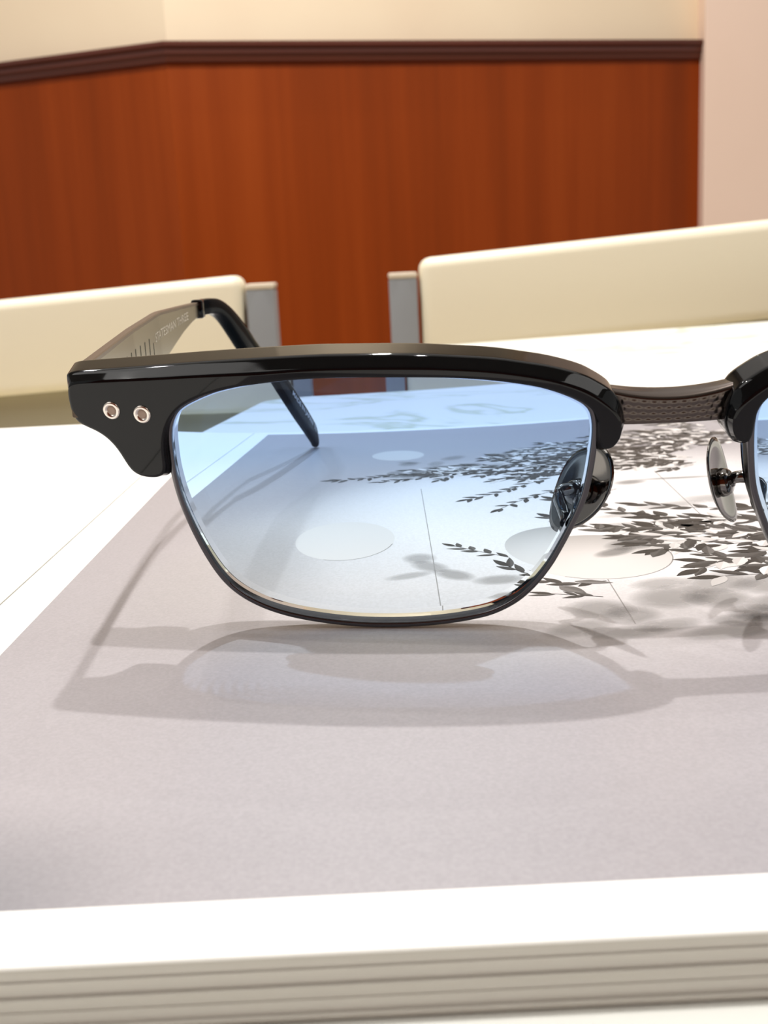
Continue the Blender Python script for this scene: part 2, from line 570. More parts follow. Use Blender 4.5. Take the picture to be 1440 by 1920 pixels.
class Ink:
    def __init__(self, z):
        self.v, self.f, self.c, self.z = [], [], [], PAGE + z

    def fan(self, pts, cc, ec, center=None):
        i0 = len(self.v)
        n = len(pts)
        cx = center or (sum(p[0] for p in pts) / n, sum(p[1] for p in pts) / n)
        self.v.append(rel(cx[0], cx[1], self.z))
        self.c.append(cc)
        for p in pts:
            self.v.append(rel(p[0], p[1], self.z))
            self.c.append(ec if not callable(ec) else ec(p))
        for k in range(n):
            self.f.append((i0, i0 + 1 + k, i0 + 1 + (k + 1) % n))

    def ellipse(self, cx, cy, rx, ry, cc, ec, n=40, rot=0.0):
        ca, sa = math.cos(rot), math.sin(rot)
        self.fan([(cx + rx * math.cos(a) * ca - ry * math.sin(a) * sa, cy + rx * math.cos(a) * sa + ry * math.sin(a) * ca)
                  for a in [2 * math.pi * k / n for k in range(n)]], cc, ec, (cx, cy))

    def soft(self, cx, cy, rx, ry, tone, alpha, rot=0.0, core=0.45):
        """blurred ellipse: solid core, edge fading out"""
        n = 28
        i0 = len(self.v)
        ca, sa = math.cos(rot), math.sin(rot)
        self.v.append(rel(cx, cy, self.z))
        self.c.append((*tone, alpha))
        for s, al in ((core, alpha * .92), (0.75, alpha * .45), (1.0, 0.0)):
            for k in range(n):
                a = 2 * math.pi * k / n
                x, y = rx * s * math.cos(a), ry * s * math.sin(a)
                self.v.append(rel(cx + x * ca - y * sa, cy + x * sa + y * ca, self.z))
                self.c.append((*tone, al))
        for k in range(n):
            q = (k + 1) % n
            self.f.append((i0, i0 + 1 + k, i0 + 1 + q))
            for j in range(2):
                b0 = i0 + 1 + j * n
                self.f.append((b0 + k, b0 + n + k, b0 + n + q, b0 + q))

    def line(self, p, q, wd, c):
        dx, dy = q[0] - p[0], q[1] - p[1]
        L = math.hypot(dx, dy)
        nx, ny = -dy / L * wd / 2, dx / L * wd / 2
        i0 = len(self.v)
        for a in ((p[0] + nx, p[1] + ny), (q[0] + nx, q[1] + ny), (q[0] - nx, q[1] - ny), (p[0] - nx, p[1] - ny)):
            self.v.append(rel(a[0], a[1], self.z))
            self.c.append(c)
        self.f.append((i0, i0 + 1, i0 + 2, i0 + 3))

    def leaf(self, x, y, ang, ln, wd, c, c2=None):
        zk = self.z + 0.0006 * (len(self.f) // 2 % 53)
        pts = []
        n = 6
        for k in range(n + 1):
            t = k / n
            pts.append((t * ln, wd / 2 * math.sin(math.pi * t ** 0.8) * 1.0))
        for k in range(n - 1, 0, -1):
            t = k / n
            pts.append((t * ln, -wd / 2 * math.sin(math.pi * t ** 0.8)))
        ca, sa = math.cos(ang), math.sin(ang)
        P = [(x + a * ca - b * sa, y + a * sa + b * ca) for a, b in pts]
        i0 = len(self.v)
        for k, p in enumerate(P):
            self.v.append(rel(p[0], p[1], zk))
            self.c.append(c if k <= n else (c2 or c))
        # split along the midrib so the two halves can differ
        self.f.append(tuple(i0 + k for k in range(n + 1)))
        i1 = len(self.v)
        self.v += [self.v[i0 + k] for k in [0] + list(range(n, len(P)))]
        self.c += [(c2 or c)] * (len(P) - n + 1)
        self.f.append(tuple(range(i1, len(self.v))))

    def build(self, name, parent, kind=None):
        o = mesh(name, self.v, self.f, M_ink, parent)
        me = o.data
        ca = me.color_attributes.new('tone', 'FLOAT_COLOR', 'POINT')
        for i, c in enumerate(self.c):
            ca.data[i].color = c
        if kind:
            o['kind'] = kind
        return o


rnd = random.Random(7)
DK = (0.10, 0.095, 0.09)


def G(v, a=1.0):
    return (v, v * 0.955, v * 0.94, a)


# discs of the printed photo
ink = Ink(0.016)
def discA(p):
    k = (p[1] - 153) / 27.0
    return G(0.66 - 0.30 * max(0, min(1, k)) ** 1.2)
ink.ellipse(32.2, 166.6, 11.4, 13.2, G(0.62), discA, 64)
discs1 = ink.build('printed_disc', prn)
ink = Ink(0.016)
ink.ellipse(-7.6, 178.4, 9.4, 13.2, G(0.64), lambda p: G(0.63), 64)
ink.build('printed_disc', prn)
ink = Ink(0.016)
ink.ellipse(6.0, 283.0, 8.6, 11.0, G(0.55), lambda p: G(0.55), 64)
ink.build('printed_disc', prn)
ink = Ink(0.016)
ink.ellipse(57, 247, 10, 11, G(0.74), lambda p: G(0.72), 64)
ink.build('printed_disc', prn)

# out-of-focus leaves and twig shadows
ink = Ink(0.024)
for x, y, rx, ry, rot, tn, al in (
        (5.6, 164.5, 3.2, 3.2, 0.3, .34, .5), (7.0, 160.0, 4.2, 2.6, -.8, .36, .55), (10.5, 155.5, 4.0, 2.4, -.7, .34, .6), (3.5, 156, 4.5, 1.6, .3, .42, .5), (17.0, 152.4, 4.6, 2.2, .1, .36, .6),
        (27.5, 139.5, 5.0, 5.0, .4, .34, .55), (31.0, 136.5, 4.2, 4.4, -.4, .34, .5), (38.0, 143.5, 6.5, 5.5, .5, .34, .6), (43.6, 142.0, 5.0, 5.0, 1.0, .33, .6),
        (46.8, 135, 4.4, 4.0, .3, .26, .6), (45.0, 132.5, 6.0, 3.0, .0, .28, .6), (41.0, 128.4, 7.0, 2.8, .2, .36, .6), (51.0, 139, 6, 4, .6, .36, .6), (53.5, 131, 5, 3.4, .2, .34, .55),
        (23.5, 132.4, 5.5, 3.0, .5, .38, .5), (29.0, 130.0, 6.0, 2.6, .1, .36, .5), (34.5, 132.0, 5.0, 2.6, .3, .38, .5),
        (40.0, 173.0, 6.5, 3.8, .55, .26, .75), (35.5, 168.0, 4.5, 2.2, .6, .25, .7), (43, 178, 5.0, 3.2, .5, .28, .6),
        (52, 199, 8, 3, .3, .40, .4), (62, 203, 8, 4, .0, .38, .4), (42, 193, 6, 1.8, .2, .44, .35), (40, 186, 6, 1.8, .1, .44, .35),
        (50, 222, 4, 2.5, .4, .2, .5), (60, 224, 9, 1.2, .0, .24, .5), (70, 219, 6, 2.0, .2, .26, .5),
        (46, 149, 7, 5, .5, .38, .6), (53, 147, 7, 5, .3, .36, .6), (38, 150, 5, 3, .3, .4, .5), (61, 142, 7, 6, .2, .36, .6), (64, 152, 7, 6, .2, .33, .6)):
    ink.soft(x, y, rx, ry, (tn, tn * .96, tn * .94), al, rot)
# grey floor shade around the far bush
for k in range(60):
    t = rnd.random()
    x = 2 + 96 * t
    y = 250 + 34 * t + rnd.uniform(-16, 16)
    tn = rnd.uniform(.22, .42)
    ink.soft(x, y, rnd.uniform(2.5, 5), rnd.uniform(2.5, 6), (tn, tn * .97, tn * .95), .45, rnd.uniform(0, 3))
ink.build('printed_soft_shadows', prn, 'stuff')

# joint lines of the photographed floor
ink = Ink(0.020)
ink.line((9.8, 224), (7.2, 143), 0.16, G(.30, .8))
ink.line((57.6, 233), (55.2, 190), 0.18, G(.30, .8))
ink.line((31.3, 153.2), (30.6, 133), 0.18, G(.34, .8))
for k in range(14):                       # thin dark rim under the white disc and the grey one
    a0, a1 = math.radians(250 + 6.5 * k), math.radians(250 + 6.5 * (k + 1))
    ink.line((-7.6 + 9.4 * math.cos(a0), 178.4 + 13.2 * math.sin(a0)), (-7.6 + 9.4 * math.cos(a1), 178.4 + 13.2 * math.sin(a1)), 0.18, G(.28, .8))
for k in range(22):
    a0, a1 = math.radians(235 + 6.5 * k), math.radians(235 + 6.5 * (k + 1))
    ink.line((32.2 + 11.4 * math.cos(a0), 166.6 + 13.2 * math.sin(a0)), (32.2 + 11.4 * math.cos(a1), 166.6 + 13.2 * math.sin(a1)), 0.20, G(.28, .8))
ink.build('printed_joint_lines', prn, 'stuff')


def twig(ink, pts, leaves, ln, wd, spread, tones, stem=0.22, light=0.0):
    segs = []
    tot = 0
    for a, b in zip(pts, pts[1:]):
        d = math.hypot(b[0] - a[0], b[1] - a[1])
        segs.append((tot, d, a, b))
        tot += d
        ink.line(a, b, stem, G(tones[0]))
    for k in range(leaves):
        s = tot * (k + rnd.random() * .8) / leaves
        for t0, d, a, b in segs:
            if t0 <= s <= t0 + d + 1e-6:
                u = (s - t0) / d
                x, y = a[0] + (b[0] - a[0]) * u, a[1] + (b[1] - a[1]) * u
                ang = math.atan2(b[1] - a[1], b[0] - a[0])
                side = 1 if k % 2 else -1
                l = ln * rnd.uniform(.7, 1.2)
                c = rnd.uniform(*tones)
                c2 = min(.8, c * rnd.uniform(1.0, 2.2))
                if rnd.random() < light:
                    c, c2 = rnd.uniform(.5, .8), rnd.uniform(.5, .8)
                ink.leaf(x, y, ang + side * rnd.uniform(.35, .95) * spread, l, wd * rnd.uniform(.75, 1.2), G(c), G(c2))
                break
    # end leaf
    a, b = pts[-2], pts[-1]
    ink.leaf(b[0], b[1], math.atan2(b[1] - a[1], b[0] - a[0]), ln, wd, G(tones[0]))


# far bush seen mostly through the lens
ink = Ink(0.032)
T1 = (.015, .045)
def bush(ink, main, n, reach, ln, wd, tones, lv=9, light=0.3):
    for i in range(n):
        t = rnd.random()
        j = min(int(t * (len(main) - 1)), len(main) - 2)
        u = t * (len(main) - 1) - j
        x = main[j][0] + (main[j + 1][0] - main[j][0]) * u
        y = main[j][1] + (main[j + 1][1] - main[j][1]) * u
        y += rnd.uniform(-1, 1) * reach * (.3 + .7 * t)
        a = math.pi + rnd.uniform(-.8, .8)
        L = rnd.uniform(6, 14)
        p0 = (x, y)
        p1 = (x + L * .5 * math.cos(a), y + L * .5 * math.sin(a))
        a2 = a + rnd.uniform(-.4, .4)
        p2 = (p1[0] + L * .5 * math.cos(a2), p1[1] + L * .5 * math.sin(a2))
        twig(ink, [p0, p1, p2], lv, ln, wd, 1.0, tones, .16, light)


twig(ink, [(40, 243), (26, 241), (14, 246), (3, 246), (-6, 241), (-13, 240)], 34, 4.2, 1.5, 1.1, T1)
twig(ink, [(30, 246), (18, 243), (8, 238), (0, 236)], 18, 4.0, 1.4, 1.0, T1)
twig(ink, [(44, 228), (36, 222), (28, 214), (20, 209)], 16, 4.2, 1.4, 1.0, T1)
twig(ink, [(46, 216), (38, 210), (30, 203), (25, 197)], 12, 4.0, 1.3, 1.0, T1)
bush(ink, [(16, 246), (40, 246), (66, 262), (84, 278)], 62, 16, 4.2, 1.5, (.018, .06), 8)
bush(ink, [(44, 264), (62, 276), (90, 288)], 60, 20, 4.4, 1.7, (.03, .11), 7, .38)
bush(ink, [(36, 234), (54, 240), (72, 252)], 26, 10, 4.2, 1.5, (.018, .06), 8)
ink.build('printed_far_twigs', prn, 'stuff')

# near branch on the right of the glasses
ink = Ink(0.034)
T2 = (.022, .065)
twig(ink, [(72, 160), (62, 167), (54, 176), (47.5, 187), (42, 197), (38.6, 203)], 24, 4.6, 1.8, 1.0, T2, .28)
twig(ink, [(66, 148), (57, 155), (50, 162), (44, 171), (38, 180), (34, 187)], 22, 4.6, 1.8, 1.0, T2, .24)
bush(ink, [(48, 178), (54, 172), (60, 164), (68, 158)], 26, 17, 5.0, 2.0, T2, 6, .42)
bush(ink, [(58, 182), (66, 174), (76, 168)], 16, 18, 5.0, 2.0, T2, 6, .42)
twig(ink, [(76, 196), (66, 193), (56, 196), (47, 201)], 14, 4.8, 1.9, 1.0, T2)
twig(ink, [(74, 186), (64, 184), (54, 187), (47, 192)], 14, 4.8, 1.9, 1.0, T2)
ink.build('printed_near_twigs', prn, 'stuff')
ink = Ink(0.034)
twig(ink, [(20.5, 162.5), (16, 166.8), (12.4, 170.5)], 7, 3.2, 1.2, .9, T2, .14)
twig(ink, [(31, 152.6), (26, 151.5), (21, 155), (19.5, 158)], 9, 4.2, 1.5, .9, T2, .18)
twig(ink, [(29, 145), (22.5, 147.6)], 4, 3.4, 1.0, .6, T2, .18)
ink.leaf(24.0, 151.0, -.9, 5.0, 2.4, G(.11), G(.16))
ink.leaf(26.5, 153.0, -.3, 5.5, 1.8, G(.12), G(.18))
ink.build('printed_fallen_sprigs', prn, 'stuff')

# ------------------------------------------------------------------ eyeglasses
LEAN, K, X0, Y0 = math.radians(13), 0.0022, 33.89, 133.42
sl_, cl_ = math.sin(LEAN), math.cos(LEAN)
NB = Vector((0, cl_, sl_))                    # from the front of the glasses towards their back
glasses = empty('eyeglasses', (X0 * MM, 0.150, PAGE * MM), 'browline eyeglasses with black brow bars and blue gradient lenses standing on the magazine', 'eyeglasses')
GO = Vector((X0, 150.0, PAGE))


def P3(u, v, wd=0.0):
    return Vector((X0 + u, Y0 - sl_ * v + K * u * u, PAGE + 0.06 + cl_ * v)) + NB * wd


def gm_(name, verts, faces, mt, parent=glasses, smooth=False):
    return mesh(name, [tuple(Vector(p) - GO) for p in verts], faces, mt, parent, smooth)


def resample(pts, step, closed=True, rounds=2):
    """Chaikin smoothing then even resampling"""
    P = [Vector(p) for p in pts]
    for _ in range(rounds):
        Q = []
        n = len(P)
        for i in range(n if closed else n - 1):
            a, b = P[i], P[(i + 1) % n]
            Q += [a * .75 + b * .25, a * .25 + b * .75]
        P = Q
    L = [0]
    n = len(P)
    for i in range(n if closed else n - 1):
        L.append(L[-1] + (P[(i + 1) % n] - P[i]).length)
    N = max(8, int(L[-1] / step))
    out, j = [], 0
    for k in range(N):
        s = L[-1] * k / N
        while L[j + 1] < s:
            j += 1
        u = (s - L[j]) / max(1e-9, L[j + 1] - L[j])
        out.append(P[j].lerp(P[(j + 1) % n], u))
    return out


def normals2(P):
    """unit inward normals of a closed 2-D outline (counter-clockwise or not)"""
    n = len(P)
    A = sum(P[i].x * P[(i + 1) % n].y - P[(i + 1) % n].x * P[i].y for i in range(n))
    sg = 1 if A > 0 else -1
    out = []
    for i in range(n):
        t = (P[(i + 1) % n] - P[i - 1]).normalized()
        out.append(Vector((-t.y, t.x)) * sg)
    return out


BROW = [(-71.58, 35.12), (-71.76, 34.1), (-71.79, 32.39), (-71.73, 30.31), (-71.45, 29.11), (-70.89, 28.61), (-69.53, 28.18), (-68.21, 27.61), (-67.09, 26.61), (-66.13, 25.12), (-65.53, 23.54), (-65.15, 22.5), (-64.5, 21.8), (-63.15, 21.48), (-61.42, 21.38), (-60.2, 21.45), (-59.7, 22.3), (-59.74, 24.58), (-59.56, 26.47), (-59.05, 28.2), (-58.04, 29.76), (-57.07, 30.55), (-55.31, 31.39), (-53.32, 32.14), (-51.85, 32.57), (-49.16, 33.02), (-46.46, 33.33), (-42.1, 33.65), (-36.91, 33.62), (-29.48, 33.35), (-25.69, 33.16), (-20.65, 32.63), (-15.67, 31.68), (-13.14, 30.77), (-10.94, 29.71), (-9.7, 28.75), (-9.25, 27.76), (-9.13, 26.05), (-9.1, 24.0), (-8.9, 23.5), (-8.29, 23.3), (-7.13, 23.55), (-6.37, 24.4), (-5.93, 25.5), (-5.73, 26.54), (-5.93, 28.31), (-6.86, 30.16), (-7.61, 30.9), (-9.03, 31.85), (-10.5, 32.7), (-14.04, 33.85), (-17.02, 34.45), (-20.64, 35.15), (-25.64, 35.62), (-29.4, 35.96), (-36.75, 36.2), (-41.89, 36.3), (-54.18, 35.95), (-61.0, 35.6), (-68.0, 35.3)]
RIM = [(-60.05, 24.6), (-60.05, 22.7), (-59.98, 21.23), (-59.64, 18.54), (-59.05, 16.07), (-58.12, 13.12), (-57.02, 10.28), (-55.83, 7.82), (-54.55, 5.95), (-52.95, 4.43), (-51.16, 3.26), (-49.07, 2.26), (-46.22, 1.35), (-42.8, 0.68), (-39.39, 0.23), (-36.06, 0.0), (-31.38, 0.02), (-26.67, 0.4), (-22.07, 1.25), (-19.75, 2.15), (-17.45, 3.58), (-15.44, 5.66), (-13.73, 8.16), (-12.86, 9.81), (-11.4, 12.9), (-9.95, 16.44), (-9.3, 19.06), (-8.8, 22.98), (-8.6, 26.0), (-8.9, 28.2), (-9.8, 29.6), (-11.4, 30.6), (-13.4, 31.5), (-15.9, 32.35), (-20.7, 33.25), (-25.7, 33.8), (-29.5, 34.05), (-37, 34.25), (-42.1, 34.3), (-46.5, 34.0), (-49.3, 33.7), (-52.0, 33.2), (-53.6, 32.8), (-55.7, 32.0), (-57.6, 31.1), (-58.7, 30.2), (-59.6, 28.5), (-60.0, 26.6)]


def side_pts(pts, s):
    return [(p[0] * s, p[1]) for p in pts]


def loops_to_faces(nl, n, caps=True, ring=False):
    f = []
    for j in range(nl if ring else nl - 1):
        a, b = j * n, ((j + 1) % nl) * n
        for i in range(n):
            k = (i + 1) % n
            f.append((a + i, a + k, b + k, b + i))
    if caps and not ring:
        f.append(tuple(range(n)))
        f.append(tuple(range((nl - 1) * n, nl * n)))
    return f


def inset(P, bs, steps=12):
    """inward offset done in small smoothed steps, so tight corners do not fold over"""
    Q = [p.copy() for p in P]
    n = len(Q)
    for _ in range(steps):
        Nn = normals2(Q)
        Q = [q + m_ * (b / steps) for q, m_, b in zip(Q, Nn, bs)]
        for _k in range(2):
            Q = [Q[i - 1] * .25 + Q[i] * .5 + Q[(i + 1) % n] * .25 for i in range(n)]
    return Q


def make_brow(s):
    P = resample(side_pts(BROW, 1), 0.32, True, 2)
    Nn = normals2(P)
    n = len(P)
    tops, bs = [], []
    for i, (p, q) in enumerate(zip(P, Nn)):
        up_ = max(0.0, -q.y)                       # 1 on the top edge
        if q.y < -.3 and p.y > 29.5:
            b = 0.95 + 0.55 * min(1, max(0, (p.x + 71) / 25))
        elif p.x < -60.5:
            b = 0.45
        elif -50 < p.x < -16:
            b = 0.45
        else:
            b = 0.80
        bs.append(b)
    for _ in range(10):
        bs = [(bs[i - 1] + 2 * bs[i] + bs[(i + 1) % n]) / 4 for i in range(n)]
    # the bar is narrow above the lens: chamfers from both sides must leave some flat face between them
    for i in range(n):
        t = 99.0
        for j in range(n):
            if min((i - j) % n, (j - i) % n) > 12:
                d = P[j] - P[i]
                L_ = d.length
                if L_ < t and d.dot(Nn[i]) > .8 * L_:
                    t = L_
        bs[i] = min(bs[i], t * (.50 if Nn[i].y < -.2 else .17))
    for _ in range(8):
        bs = [(bs[i - 1] + 2 * bs[i] + bs[(i + 1) % n]) / 4 for i in range(n)]
    V = []
    back = inset(P, [0.5] * n, 6)
    f0 = inset(P, [max(.3, b_ - .18) for b_ in bs])
    f1 = inset(P, bs)
    f2 = inset(f1, [0.10] * n, 2)
    pc = [p + q * .25 for p, q in zip(P, Nn)]
    h1 = [a.lerp(b_, .14) for a, b_ in zip(pc, f0)]
    h2 = [a.lerp(b_, .86) for a, b_ in zip(pc, f0)]
    f3 = inset(f2, [0.08] * n, 2)
    sec = [(back, 0, 4.75), (P, 0.12, 4.5), (P, 0.0, 4.1), (P, 0.0, 3.9), (P, 0.0, 0.72), (P, 0.0, 0.55), (P, 0.03, 0.28), (P, 0.13, 0.08), (P, 0.25, -0.05), (h1, 0, -0.20), (h2, 0, -0.95), (f0, 0, -1.10), (f1, 0, -1.19), (f2, 0, -1.22), (f3, 0, -1.221)]
    for L_, d, wd in sec:
        for p, q in zip(L_, Nn):
            rise = 0.16 * max(0.0, min(1.0, (wd - 0.55) / 3.6)) * max(0.0, -q.y) * (1 if p.y > 29.5 else 0)
            z = p + q * (d - rise)
            V.append(P3(z.x * s, z.y, wd))
    f = loops_to_faces(len(sec), n)
    o = gm_('brow_bar', V, f, M_acetate)
    bm = bmesh.new()
    bm.from_mesh(o.data)
    bmesh.ops.triangulate(bm, faces=[fc for fc in bm.faces if len(fc.verts) > 4])
    bm.to_mesh(o.data)
    bm.free()
    autosmooth(o, 28)
    return o


def make_rim(s):
    P = resample(RIM, 0.4, True, 2)
    Nn = normals2(P)
    sec = [(0.0, 0.35), (0.10, 0.1), (0.28, 0.0), (0.55, 0.0), (0.72, 0.10), (0.78, 0.3), (0.78, 2.2), (0.68, 2.5), (0.45, 2.62), (0.25, 2.62), (0.06, 2.5), (0.0, 2.25)]
    V = []
    for d, wd in sec:
        for p, q in zip(P, Nn):
            z = p + q * d
            V.append(P3(z.x * s, z.y, wd))
    o = gm_('rim', V, loops_to_faces(len(sec), len(P), ring=True), M_gun)
    autosmooth(o, 50)
    return o


LU, LV = -34.4, 19.9                               # optical centre


def make_lens(s):
    P = resample(RIM, 0.5, True, 2)
    Nn = normals2(P)
    bw = [.5 + .55 * max(0.0, q.y) for q in Nn]       # wider polished bevel along the bottom
    P = [p + q * (b + .5) for p, q, b in zip(P, Nn, bw)]
    n = len(P)
    N = Vector((-2 * K * LU * s, cl_, sl_)).normalized()
    c0 = P3(LU * s, LV, 0.55)
    R1, R2, CT = 300.0, 100.0, 1.2
    C1, C2 = c0 + N * R1, c0 + N * (CT + R2)
    e1 = Vector((1, 0, 0)) - N * N.x
    e1.normalize()
    e2 = N.cross(e1)
    if e2.z < 0:
        e2 = -e2
    rel2 = []
    for p in P:
        q = P3(p.x * s, p.y, 0.55) - c0
        rel2.append((q.dot(e1), q.dot(e2)))
    rings = 22
    V, Nrm, F = [], [], []

    def hit(a, b, Cc, R):
        o = c0 + e1 * a + e2 * b
        d = o - Cc
        bb = d.dot(N)
        t = -bb - math.sqrt(bb * bb - (d.length_squared - R * R))
        return o + N * t
    for side, (Cc, R, sg) in enumerate(((C1, R1, 1), (C2, R2, -1))):
        base = len(V)
        p = hit(0, 0, Cc, R)
        V.append(p)
        Nrm.append((p - Cc).normalized() * sg)
        for k in range(1, rings + 1):
            t = k / rings
            for a, b in rel2:
                p = hit(a * t, b * t, Cc, R)
                V.append(p)
                Nrm.append((p - Cc).normalized() * sg)
        for i in range(n):
            j = (i + 1) % n
            F.append((base, base + 1 + i, base + 1 + j) if side == 0 else (base, base + 1 + j, base + 1 + i))
            for k in range(rings - 1):
                r0, r1 = base + 1 + k * n, base + 1 + (k + 1) * n
                q = (r0 + i, r1 + i, r1 + j, r0 + j)
                F.append(q if side == 0 else q[::-1])
    # edge band
    fb, bb_ = 1 + (rings - 1) * n, (1 + rings * n) + 1 + (rings - 1) * n
    e0 = len(V)
    for i in range(n):
        d = (e1 * rel2[i][0] + e2 * rel2[i][1]).normalized()
        bv = (d - N).normalized()
        mid = V[fb + i] + d * bw[i] + N * 0.55
        V += [V[fb + i], mid, mid, V[bb_ + i] + d * bw[i]]
        Nrm += [bv, bv, d, d]
    for i in range(n):
        j = (i + 1) % n
        for q in (0, 2):
            F.append((e0 + 4 * i + q, e0 + 4 * i + q + 1, e0 + 4 * j + q + 1, e0 + 4 * j + q))
    e9 = len(V)
    for i in range(n):
        V += [V[bb_ + i], V[e0 + 4 * i + 3]]
        Nrm += [N, N]
    for i in range(n):
        j = (i + 1) % n
        F.append((e9 + 2 * i, e9 + 2 * i + 1, e9 + 2 * j + 1, e9 + 2 * j))
    me = bpy.data.meshes.new('lens')
    me.from_pydata([tuple((p - GO) * MM) for p in V], [], F)
    me.update()
    # orient every face along its wanted normal
    bm = bmesh.new()
    bm.from_mesh(me)
    bm.faces.ensure_lookup_table()
    flip = []
    for fc in bm.faces:
        w_ = sum((Nrm[v.index] for v in fc.verts), Vector((0, 0, 0)))
        if fc.normal.dot(w_) < 0:
            flip.append(fc)
    bmesh.ops.reverse_faces(bm, faces=flip)
    bm.to_mesh(me)
    bm.free()
    for p in me.polygons:
        p.use_smooth = True
    me.normals_split_custom_set_from_vertices([tuple(x) for x in Nrm])
    o = link('lens', me, M_lens, glasses)
    o.cycles.is_caustics_caster = True
    return o


def lathe_dir(name, prof, origin, axis, mt, parent, n=28):
    a = axis.normalized()
    e1 = a.orthogonal().normalized()
    e2 = a.cross(e1)
    V = []
    for r_, h in prof:
        for k in range(n):
            t = 2 * math.pi * k / n
            V.append(origin + a * h + (e1 * math.cos(t) + e2 * math.sin(t)) * r_)
    o = gm_(name, V, loops_to_faces(len(prof), n), mt, parent, True)
    autosmooth(o, 40)
    return o


def tube(name, pts, rad, mt, parent, n=14, flat=1.0, smooth_rounds=2):
    Q = [Vector(p) for p in pts]
    for _ in range(smooth_rounds):
        Z = [Q[0]]
        for a, b in zip(Q, Q[1:]):
            Z += [a * .75 + b * .25, a * .25 + b * .75]
        Z.append(Q[-1])
        Q = Z
    V = []
    ref = Vector((0.3, 0.1, 1)).normalized()
    for i, p in enumerate(Q):
        t = (Q[min(i + 1, len(Q) - 1)] - Q[max(i - 1, 0)]).normalized()
        e1 = t.cross(ref).normalized()
        e2 = e1.cross(t)
        for k in range(n):
            a = 2 * math.pi * k / n
            V.append(p + e1 * math.cos(a) * rad + e2 * math.sin(a) * rad * flat)
    return gm_(name, V, loops_to_faces(len(Q), n), mt, parent, True)


def make_bridge():
    nu, V = 110, []
    top_rows = []
    nf = 26
    for i in range(nu + 1):
        u = -7.2 + 14.4 * i / nu
        k = (abs(u) / 7.2)
        vt = 28.95 + 0.95 * k ** 2                  # top of the front face
        vb = 26.15 - 0.05 * k
        vback = 29.55 + 0.55 * k * k
        arch = -0.5 * (1 - k * k)
        sec = []
        for j in range(nf + 1):
            t = j / nf
            v = vb + (vt - vb) * t
            # knurled front: rows of little scales, offset like brickwork
            cx_ = u / 1.15
            row = t * 4.2
            off = 0.5 * (int(row) % 2)
            fu = (cx_ + off) % 1.0
            fv = row % 1.0
            h = max(0.0, 1 - (abs(fu - .5) * 2) ** 2) * max(0.0, 1 - (abs(fv - .5) * 2) ** 2)
            edge = min(1.0, max(0.0, (6.0 - abs(u)) / .2)) * (1 if 0.02 < t < 0.98 else 0)
            sec.append((v, 1.35 + arch - 0.11 * h * edge))
        sec += [(vt + .12, 1.42 + arch), (vt + .3, 1.62 + arch), (vt + .45, 2.0 + arch), ((vt + vback) / 2 + .22, 2.9 + arch), (vback, 3.7 + arch), (vback + .02, 4.1 + arch), (vback - .25, 4.35 + arch), (vb + .3, 4.35 + arch), (vb, 4.1 + arch), (vb - .12, 3.6 + arch), (vb - .12, 1.7 + arch)]
        V += [P3(u, v, w_) for v, w_ in sec]
        m_ = len(sec)
    o = gm_('bridge', V, loops_to_faces(nu + 1, m_), M_bridge)
    autosmooth(o, 60)
    return o


def make_pad(s):
    """polished pad: a thin curved leaf carried on a short metal arm"""
    c = P3(8.3 * s, 14.7, 8.4)
    U_, V_, W_ = Vector((1, 0, 0)) * s, Vector((0, -sl_, cl_)), NB
    long_ = (V_ * -0.86 + U_ * 0.40 + W_ * 0.22).normalized()
    shrt = (U_ * math.sin(math.radians(26)) + W_ * math.cos(math.radians(26)) + V_ * .22).normalized()
    shrt = (shrt - long_ * shrt.dot(long_)).normalized()
    nrm = long_.cross(shrt).normalized()
    if nrm.dot(U_) < 0:
        nrm = -nrm                                   # outward side, towards the lens
    rings, n, V = 9, 40, []
    # leaf outline in (long, short): 13 by 8 mm, pointed at the lower end
    def outl(a):
        x, y = math.cos(a), math.sin(a)
        return (6.6 * x, 3.9 * y * (1 - .25 * x))
    secs = []
    for side in (1, -1):
        rr = range(rings + 1) if side == 1 else range(rings, -1, -1)
        for k in rr:
            t = max(k / rings, 0.02)
            secs.append((t, side))
    for t, side in secs:
        for i in range(n):
            a = 2 * math.pi * i / n
            x, y = outl(a)
            x *= t
            y *= t
            dome = -0.9 * ((x / 6.6) ** 2) * .9 - 0.6 * (y / 4) ** 2       # cupped leaf
            thick = 0.55 * math.sqrt(max(0, 1 - t ** 4)) + .12
            V.append(c + long_ * x + shrt * y + nrm * (-dome * .9 + (0.9 if side > 0 else -1) * thick * .5))
    o = gm_('nose_pad', V, loops_to_faces(len(secs), n), M_pad, glasses, True)
    # pad box with its screw and the bent arm from the rim
    b0 = c + nrm * 0.3
    lathe_dir('pad_box', [(0.3, 0.0), (1.75, 0.05), (1.85, 0.35), (1.7, 1.1), (1.35, 1.5), (0.6, 1.62), (0.05, 1.62)], b0, nrm, M_pad, o)
    lathe_dir('pad_screw', [(0.05, 0), (0.62, 0.0), (0.70, .15), (0.62, .36), (.36, .42), (.32, .26), (.05, .26)], b0 + nrm * 1.5, nrm, M_gun, o)
    r0 = P3(12.0 * s, 13.6, 2.2)
    tube('pad_arm', [r0, r0 + U_ * -.3 + W_ * 1.8 + V_ * .6, r0 + W_ * 3.6 + V_ * 2.6 + U_ * .3, b0 + nrm * 1.7 + V_ * 1.3 + W_ * -1.2, b0 + nrm * 1.1 + W_ * .1], 0.62, M_pad, o, 14, 1.25)
    return o


